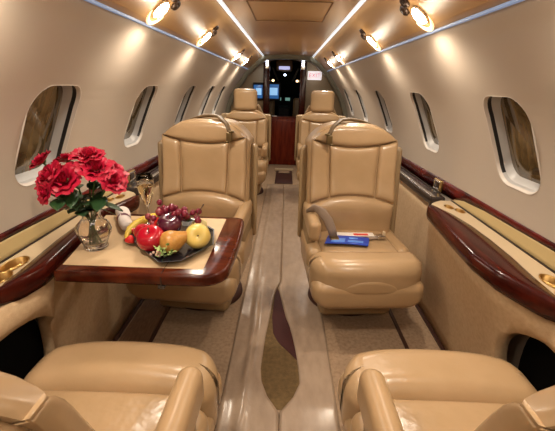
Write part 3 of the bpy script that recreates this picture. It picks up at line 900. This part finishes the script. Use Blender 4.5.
RS = [((-.800, 1.13, 1.033), .030, (-.25, -.25, .1), 'leftmost red rose of the bunch, against the window sill'),
      ((-.748, 1.19, 1.030), .032, (-.1, -.1, .3), 'red rose at the top of the left clump, in front of window'),
      ((-.757, 1.09, .990), .036, (-.2, -.55, .1), 'low front red rose of the left clump, just right of leftmost'),
      ((-.700, 1.08, .985), .037, (.05, -.6, .1), 'large red rose facing the aisle just left of bunch centre'),
      ((-.652, 1.16, 1.052), .037, (0, -.25, .4), 'tallest red rose of the bunch, top of the right clump'),
      ((-.608, 1.12, 1.018), .036, (.15, -.5, .2), 'red rose in the middle of the right clump, below the tallest'),
      ((-.575, 1.17, .998), .033, (.4, -.2, .2), 'red rose near the right end of the bunch, upper of two'),
      ((-.555, 1.12, .975), .030, (.5, -.4, 0), 'rightmost and lowest red rose of the right clump'),
      ((-.752, 1.05, .945), .024, (-.2, -.5, -.3), 'small drooping dark red rose under the left clump')]
for i, (c, s, t, l) in enumerate(RS): rose((c[0] - .012, c[1], c[2]), s * .88, t, l, 40 + i)

# champagne flute
gl = empty('champagne_flute', (-.603, 1.46, ZT), label='tall champagne flute half filled with pale wine beside the tray', cat='glass')
op = [(.030, 0), (.031, .002), (.020, .005), (.005, .010), (.0035, .030), (.0035, .056), (.006, .064), (.016, .084), (.029, .122), (.0355, .155), (.036, .180), (.033, .208)]
ip = [(.0322, .208), (.0350, .180), (.0345, .155), (.0280, .122), (.0150, .084), (.004, .069), (.0005, .067)]
V, F = lathe(op + ip, 36, cap=False); F.append(tuple(reversed(range(36))))
MB().add(V, F).build('glass_body', M['glass'], gl)
MB().add(*lathe([(.0005, .0676), (.0038, .0696), (.0146, .0844), (.0276, .122), (.0341, .155), (.0344, .164), (.0005, .164)], 36, cap=False)).build('wine', M['wine'], gl)

# rolled napkin
nk = empty('napkin', (-.685, 1.400, ZT), rz=math.radians(122), label='rolled white napkin with dark band left of the fruit tray', cat='napkin')
pts = [(-.115 + .23 * i / 10, .005 * math.sin(i * .6), .026) for i in range(11)]
V, F = tube(pts, [.020, .025, .026, .0255, .025, .0255, .026, .027, .028, .029, .024], 18, .8)
V = [(x, y + .002 * math.sin(40 * z + 60 * y), z + .002 * math.sin(80 * y + 30 * x)) for x, y, z in V]
MB().add(V, F).build('linen_roll', M['napkin'], nk)
MB().add(*tube([(-.012, .002, .026), (.012, .004, .026)], .0268, 18, .8)).build('napkin_band', M['napband'], nk)

# octagonal black tray
TX, TY = -.425, 1.215
ty = empty('serving_tray', (TX, TY, ZT), label='black lacquered eight-sided serving tray under the fruit', cat='tray')
TRAY = [(-.62, 1.245), (-.405, 1.02), (-.335, 1.035), (-.253, 1.175), (-.278, 1.315), (-.385, 1.425), (-.505, 1.425), (-.61, 1.335)]
def tr(k): return [((p[0] + .44) * k - .44 - TX, (p[1] - 1.235) * k + 1.235 - TY) for p in TRAY]
rows = [[(*p, z) for p in tr(k)] for k, z in ((.80, 0), (.965, .020), (1.0, .0235), (.975, .0205), (.81, .005))]
V, F = loft(rows, True); F.append(tuple(reversed(range(8)))); F.append(tuple(range(32, 40)))
MB().add(V, F).build('tray_body', M['tray'], ty, smooth=False)
rows = [[(*p, z) for p in tr(k)] for k, z in ((.995, .0232), (1.0, .0246), (.972, .0222))]
MB().add(*loft(rows, True)).build('silver_edge', mat('pale lacquer edge', (.38, .40, .46), .25, metal=.6), ty, smooth=False)
ZB = ZT + .0058
def fruit_body(prof, n=28, sx=1, sy=1, lob=0, k=5):
    return lathe(prof, n, cap=False, sx=sx, sy=sy, rad=(lambda a, z: 1 + lob * math.cos(k * a) * (1 if z < 0 else .5)) if lob else None)
def apple_prof(r): 
    out = []
    for i in range(21):
        t = PI * i / 20
        rr = r * math.sin(t) * (1 + .06 * math.cos(t) * -1)
        z = -r * .92 * math.cos(t) 
        if i < 4: z += r * .16 * (1 - i / 4)
        if i > 15: z -= r * .30 * ((i - 15) / 5) ** 1.5
        out.append((max(.0004, rr), z))
    return out
def apple(name, label, loc, r, m, rot, stem=True, cat='apple', leafy=False):
    a = empty(name, loc, label=label, cat=cat); a.rotation_euler = rot
    MB().add(*fruit_body(apple_prof(r), lob=.018)).build('flesh', M[m], a)
    if stem: MB().add(*tube([(0, 0, r * .55), (.002, .001, r * .85), (.006, .002, r * 1.12)], [.0016, .0016, .0026], 6)).build('stem', M['stick'], a)
    MB().add(*lathe([(.0005, -.003), (.006, -.004), (.004, 0), (.0005, .001)], 8, (0, 0, -r * .78), cap=False)).build('calyx', M['stick'], a)
    return a
apple('apple', 'shiny red apple at the front left of the tray', (-.470, 1.137, ZB + .050), .050, 'apple', (.5, -.15, .2))
apple('apple', 'darker red apple half hidden behind the front red apple', (-.520, 1.205, ZB + .040), .040, 'apple', (.2, .3, 1))
apple('apple', 'round yellow apple at the right end of the tray', (-.312, 1.178, ZB + .047), .047, 'yapple', (1.15, .15, .1), cat='apple')
apple('plum', 'large dark purple plum at the centre of the fruit', (-.425, 1.215, ZB + .076), .046, 'plum', (.25, .1, 0), cat='plum')
apple('red_fruit', 'bright red fruit wedged below the plum', (-.462, 1.262, ZB + .050), .044, 'pepper', (.9, .3, 0), stem=False, cat='fruit')
# pear lying on its side
pr = empty('pear', (-.395, 1.128, ZB + .043), label='russet brown pear lying in front of the yellow apple', cat='pear'); pr.rotation_euler = (math.radians(78), 0, math.radians(125))
pp = []
for i in range(25):
    t = i / 24
    r = .043 * math.sin(PI * min(1, t * 1.25) ** .9) if t < .4 else 0
    z = -.042 + .118 * t
    R = interp([(0, .0005), (.03, .014), (.10, .030), (.22, .041), (.36, .043), (.50, .038), (.64, .028), (.78, .021), (.90, .016), (.97, .009), (1, .0005)], t)
    pp.append((R, z))
MB().add(*lathe(pp, 28, cap=False)).build('flesh', M['pear'], pr)
MB().add(*tube([(0, 0, .070), (.004, .002, .085), (.012, .004, .100)], [.0025, .002, .0028], 7)).build('stem', M['stick'], pr)
# long thin stalk rising from behind the pear
o = MB().add(*tube([(0, 0, 0), (.012, .006, .03), (.030, .016, .065), (.043, .022, .086)], [.0016, .0016, .0018, .0030], 7)).build('fruit_pick', M['stick'])
o.location = (-.345, 1.232, ZB + .060); tag(o, 'long thin brown stalk sticking up behind the yellow apple', 'stalk')
# banana
bn = empty('banana', (-.548, 1.205, ZB), label='curved yellow banana along the left edge of the fruit', cat='banana')
pts = []; rr = []
for i in range(13):
    t = i / 12; a = math.radians(205 - 150 * t)
    pts.append((.075 * math.cos(a) + .03, .085 * math.sin(a) + .02, .020 + .062 * t)); rr.append(interp([(0, .004), (.08, .010), (.25, .0165), (.6, .0175), (.85, .013), (1, .005)], t))
MB().add(*tube(pts, rr, 6)).build('peel', M['banana'], bn)
MB().add(*tube([pts[0], tuple(Vector(pts[0]) + Vector((-.003, -.008, -.004)))], [.0042, .003], 6)).build('tip', M['stick'], bn)
# melon wedge
ml = empty('melon_wedge', (-.335, 1.290, ZB + .035), label='pale yellow melon wedge behind the yellow apple', cat='melon'); ml.rotation_euler = (.2, .2, .6)
V, F = lathe([(.0005, -.04), (.026, -.028), (.038, 0), (.026, .028), (.0005, .04)], 20, cap=False, sy=.75)
MB().add(V, F).build('flesh', M['melon'], ml)
# grapes
def grapes(label, loc, n, spread, m, seed, r0=.0125):
    rnd = random.Random(seed)
    g = empty('grape_bunch', loc, label=label, cat='grapes')
    pts = []; tries = 0
    while len(pts) < n and tries < 4000:
        tries += 1
        p = Vector((rnd.gauss(0, spread[0]), rnd.gauss(0, spread[1]), abs(rnd.gauss(0, spread[2]))))
        if all((p - q).length > r0 * 1.55 for q in pts): pts.append(p)
    for p in pts:
        r = r0 * rnd.uniform(.88, 1.1)
        prof = [(max(.0003, r * math.sin(PI * i / 10)), -r * 1.08 * math.cos(PI * i / 10)) for i in range(11)]
        o = MB().add(*lathe(prof, 14, cap=False)).build('grape', M[m], g); o.location = p
        o.rotation_euler = (rnd.uniform(-.6, .6), rnd.uniform(-.6, .6), 0)
    tw = MB()
    for p in pts: tw.add(*tube([(0, 0, -.006), tuple(p * .5), tuple(p * .9)], .0011, 5))
    tw.build('stalk', M['stem'], g)
grapes('red grape bunch on top of the fruit heap', (-.435, 1.262, ZB + .100), 16, (.024, .016, .014), 'grape', 3)
grapes('red grape bunch between the plum and the melon', (-.370, 1.262, ZB + .075), 14, (.019, .016, .022), 'grape', 5)
grapes('blush pink grape bunch left of the plum above the banana', (-.485, 1.262, ZB + .056), 11, (.018, .014, .016), 'grapepale', 8, .0135)
# strawberries
def berry(label, loc, rot):
    b = empty('strawberry', loc, label=label, cat='strawberry'); b.rotation_euler = rot
    prof = [(.0004, -.020), (.007, -.016), (.013, -.006), (.0165, .004), (.014, .012), (.006, .015), (.0004, .0145)]
    MB().add(*lathe(prof, 18, cap=False)).build('flesh', M['berry'], b)
    l = MB()
    for k in range(6):
        a = PI * k / 3
        rows = [[(q * .014 * math.cos(a + d * (1 - q) * .5), q * .014 * math.sin(a + d * (1 - q) * .5), .0158 + .003 * q) for d in (-1, 0, 1)] for q in (.1, .5, 1)]
        l.add(*thick(rows, (0, 0, .0006)))
    l.build('leaf_cap', M['leaf'], b)
berry('strawberry at the far left corner of the tray', (-.582, 1.245, ZB + .030), (2.3, .3, .4))
berry('strawberry below the banana beside the darker red apple', (-.568, 1.180, ZB + .022), (1.4, .2, 1.9))
# garnish
gh = empty('herb_garnish', (-.418, 1.085, ZB + .006), label='curly green herb sprig at the front edge of the tray', cat='herb')
m = MB(); rnd = random.Random(11)
for k in range(34):
    p = Vector((rnd.gauss(.008, .014), rnd.gauss(0, .008), abs(rnd.gauss(.012, .012))))
    d = Vector((rnd.uniform(-1, 1), rnd.uniform(-1, 1), rnd.uniform(0, 1.2))).normalized(); sd = d.cross(Vector((.3, .2, 1))).normalized()
    rows = [[tuple(p + d * (.014 * q) + sd * (.006 * math.sin(PI * (.15 + .8 * q))) * e + Vector((0, 0, .002 * math.sin(9 * q + k))) ) for e in (-1, 0, 1)] for q in (0, .33, .66, 1)]
    m.add(*thick(rows, (0, 0, .0007)))
m.build('leaves', M['herb'], gh)
m = MB()
for k in range(7):
    m.add(*lathe([(.0004, -.005), (.005, -.002), (.005, .003), (.0004, .006)], 8, (rnd.gauss(-.018, .010), rnd.gauss(-.002, .006), abs(rnd.gauss(.010, .008))), cap=False))
m.build('blossoms', M['blossom'], gh)

# ------------------------------------------------------------------ on the right seat
ZSR = .472
sb = empty('seat_belt', (.235, 1.90, .62), label='taupe seat belt draped over the aisle armrest of the right seat', cat='seat belt')
pts = [(-.075, .02, -.05), (-.082, -.02, .0), (-.060, -.06, .030), (-.02, -.08, .015), (.015, -.085, -.03), (.040, -.085, -.085), (.055, -.088, -.132)]
V, F = tube(pts, [.021, .024, .026, .026, .026, .025, .020], 10, .22, up=(0, 1, 0))
MB().add(V, F).build('webbing', M['belt'], sb)
MB().add(*rbox((.058, -.09, -.136), (.05, .05, .016), .006, 2)).build('tongue', M['darkgold'], sb)
bk = empty('belt_buckle', (.565, 1.865, .468), rz=.3, label='small metal belt buckle lying at the back right of seat cushion', cat='buckle')
MB().add(*rbox((0, 0, .012), (.05, .035, .022), .006, 2)).build('case', M['silver'], bk)
MB().add(*rbox((-.045, .002, .008), (.06, .03, .008), .003, 2)).build('webbing', M['belt'], bk)
MB().add(*rbox((.02, -.003, .03), (.014, .024, .028), .005, 2)).build('latch', M['ledge'], bk)
mg = empty('leaflet', (.365, 1.795, .478), rz=math.radians(-4), label='blue printed leaflet lying on the right seat cushion', cat='leaflet')
V, F = rbox((0, 0, 0), (.235, .105, .008), .002, 1, m=8, fn=lambda x, y, z: (x + .2 * y, y, z + .010 * math.cos(x * 9) - .004))
MB().add(V, F).build('cover', M['blue'], mg)
m = MB()
for (x, y, w, h_) in ((-.05, -.015, .075, .05), (.045, -.022, .085, .026), (.03, .02, .05, .02)):
    m.add(*rbox((x, y, .0046), (w, h_, .001), .0003, 1, fn=lambda a, b, c: (a, b, c)))
m.v = [(x + .2 * y, y, z + .010 * math.cos(x * 9) - .004) for x, y, z in m.v]
m.build('print_blocks', M['bluelite'], mg)
pc = empty('leaflet', (.415, 1.885, .480), rz=math.radians(3), label='pale leaflet with red print behind the blue leaflet', cat='leaflet')
MB().add(*rbox((0, 0, 0), (.235, .05, .005), .001, 1)).build('sheet', M['paper'], pc)
MB().add(*rbox((.04, -.006, .003), (.085, .026, .0012), .0004, 1)).build('print_block', M['redprint'], pc)

# ------------------------------------------------------------------ lights
SPOT_E = 20
def spot(x, y, z, e, size=2.6, col=(1, .86, .69), rad=.03, blend=1.0, rot=(0, 0, 0)):
    l = bpy.data.lights.new('downlight_lamp', 'SPOT'); l.energy = e; l.spot_size = size; l.spot_blend = blend; l.color = col; l.shadow_soft_size = rad
    o = bpy.data.objects.new('downlight_lamp', l); COL.objects.link(o); o.location = (x, y, z); o.rotation_euler = rot
for s in (-1, 1):
    for y in LY + [.78, -.05, -.9, -1.75]:
        spot(s * .505, y, 1.520, SPOT_E, rot=(0, s * -.16, 0))
        pl = bpy.data.lights.new('downlight_glow', 'POINT'); pl.energy = 1.0; pl.color = (1, .85, .65); pl.shadow_soft_size = .03
        po = bpy.data.objects.new('downlight_glow', pl); COL.objects.link(po); po.location = (s * .475, y, 1.485)
def area(x, y, z, sx, sy, e, col, rot):
    l = bpy.data.lights.new('strip_lamp', 'AREA'); l.shape = 'RECTANGLE'; l.size = sx; l.size_y = sy; l.energy = e; l.color = col
    o = bpy.data.objects.new('strip_lamp', l); COL.objects.link(o); o.location = (x, y, z); o.rotation_euler = rot
L = YF - YB - .2
for s in (-1, 1):
    area(s * XS, (YB + YF) / 2, ZS - .004, .018, L, 6, (.92, .96, 1), (0, 0, 0))
w = bpy.data.worlds.new('night'); SC.world = w; w.use_nodes = True
w.node_tree.nodes['Background'].inputs[0].default_value = (.02, .018, .02, 1)
w.node_tree.nodes['Background'].inputs[1].default_value = .3

# ------------------------------------------------------------------ camera
cd = bpy.data.cameras.new('camera'); cam = bpy.data.objects.new('camera', cd); COL.objects.link(cam)
cd.sensor_fit = 'HORIZONTAL'; cd.sensor_width = 36; cd.lens = 350 / 555 * 36; cd.clip_start = .02
TH, YAW, ROLL = math.radians(20.3), math.radians(.95), math.radians(1.5)
Mx = Matrix.Rotation(YAW, 4, 'Z') @ Matrix.Rotation(PI / 2 - TH, 4, 'X') @ Matrix.Rotation(ROLL, 4, 'Z')
cam.matrix_world = Matrix.Translation((0, 0, 1.28)) @ Mx
SC.camera = cam
SC.view_settings.view_transform = 'Standard'; SC.view_settings.look = 'None'
SC.view_settings.exposure = 0.0; SC.view_settings.gamma = 1.0; SC.view_settings.use_curve_mapping = False
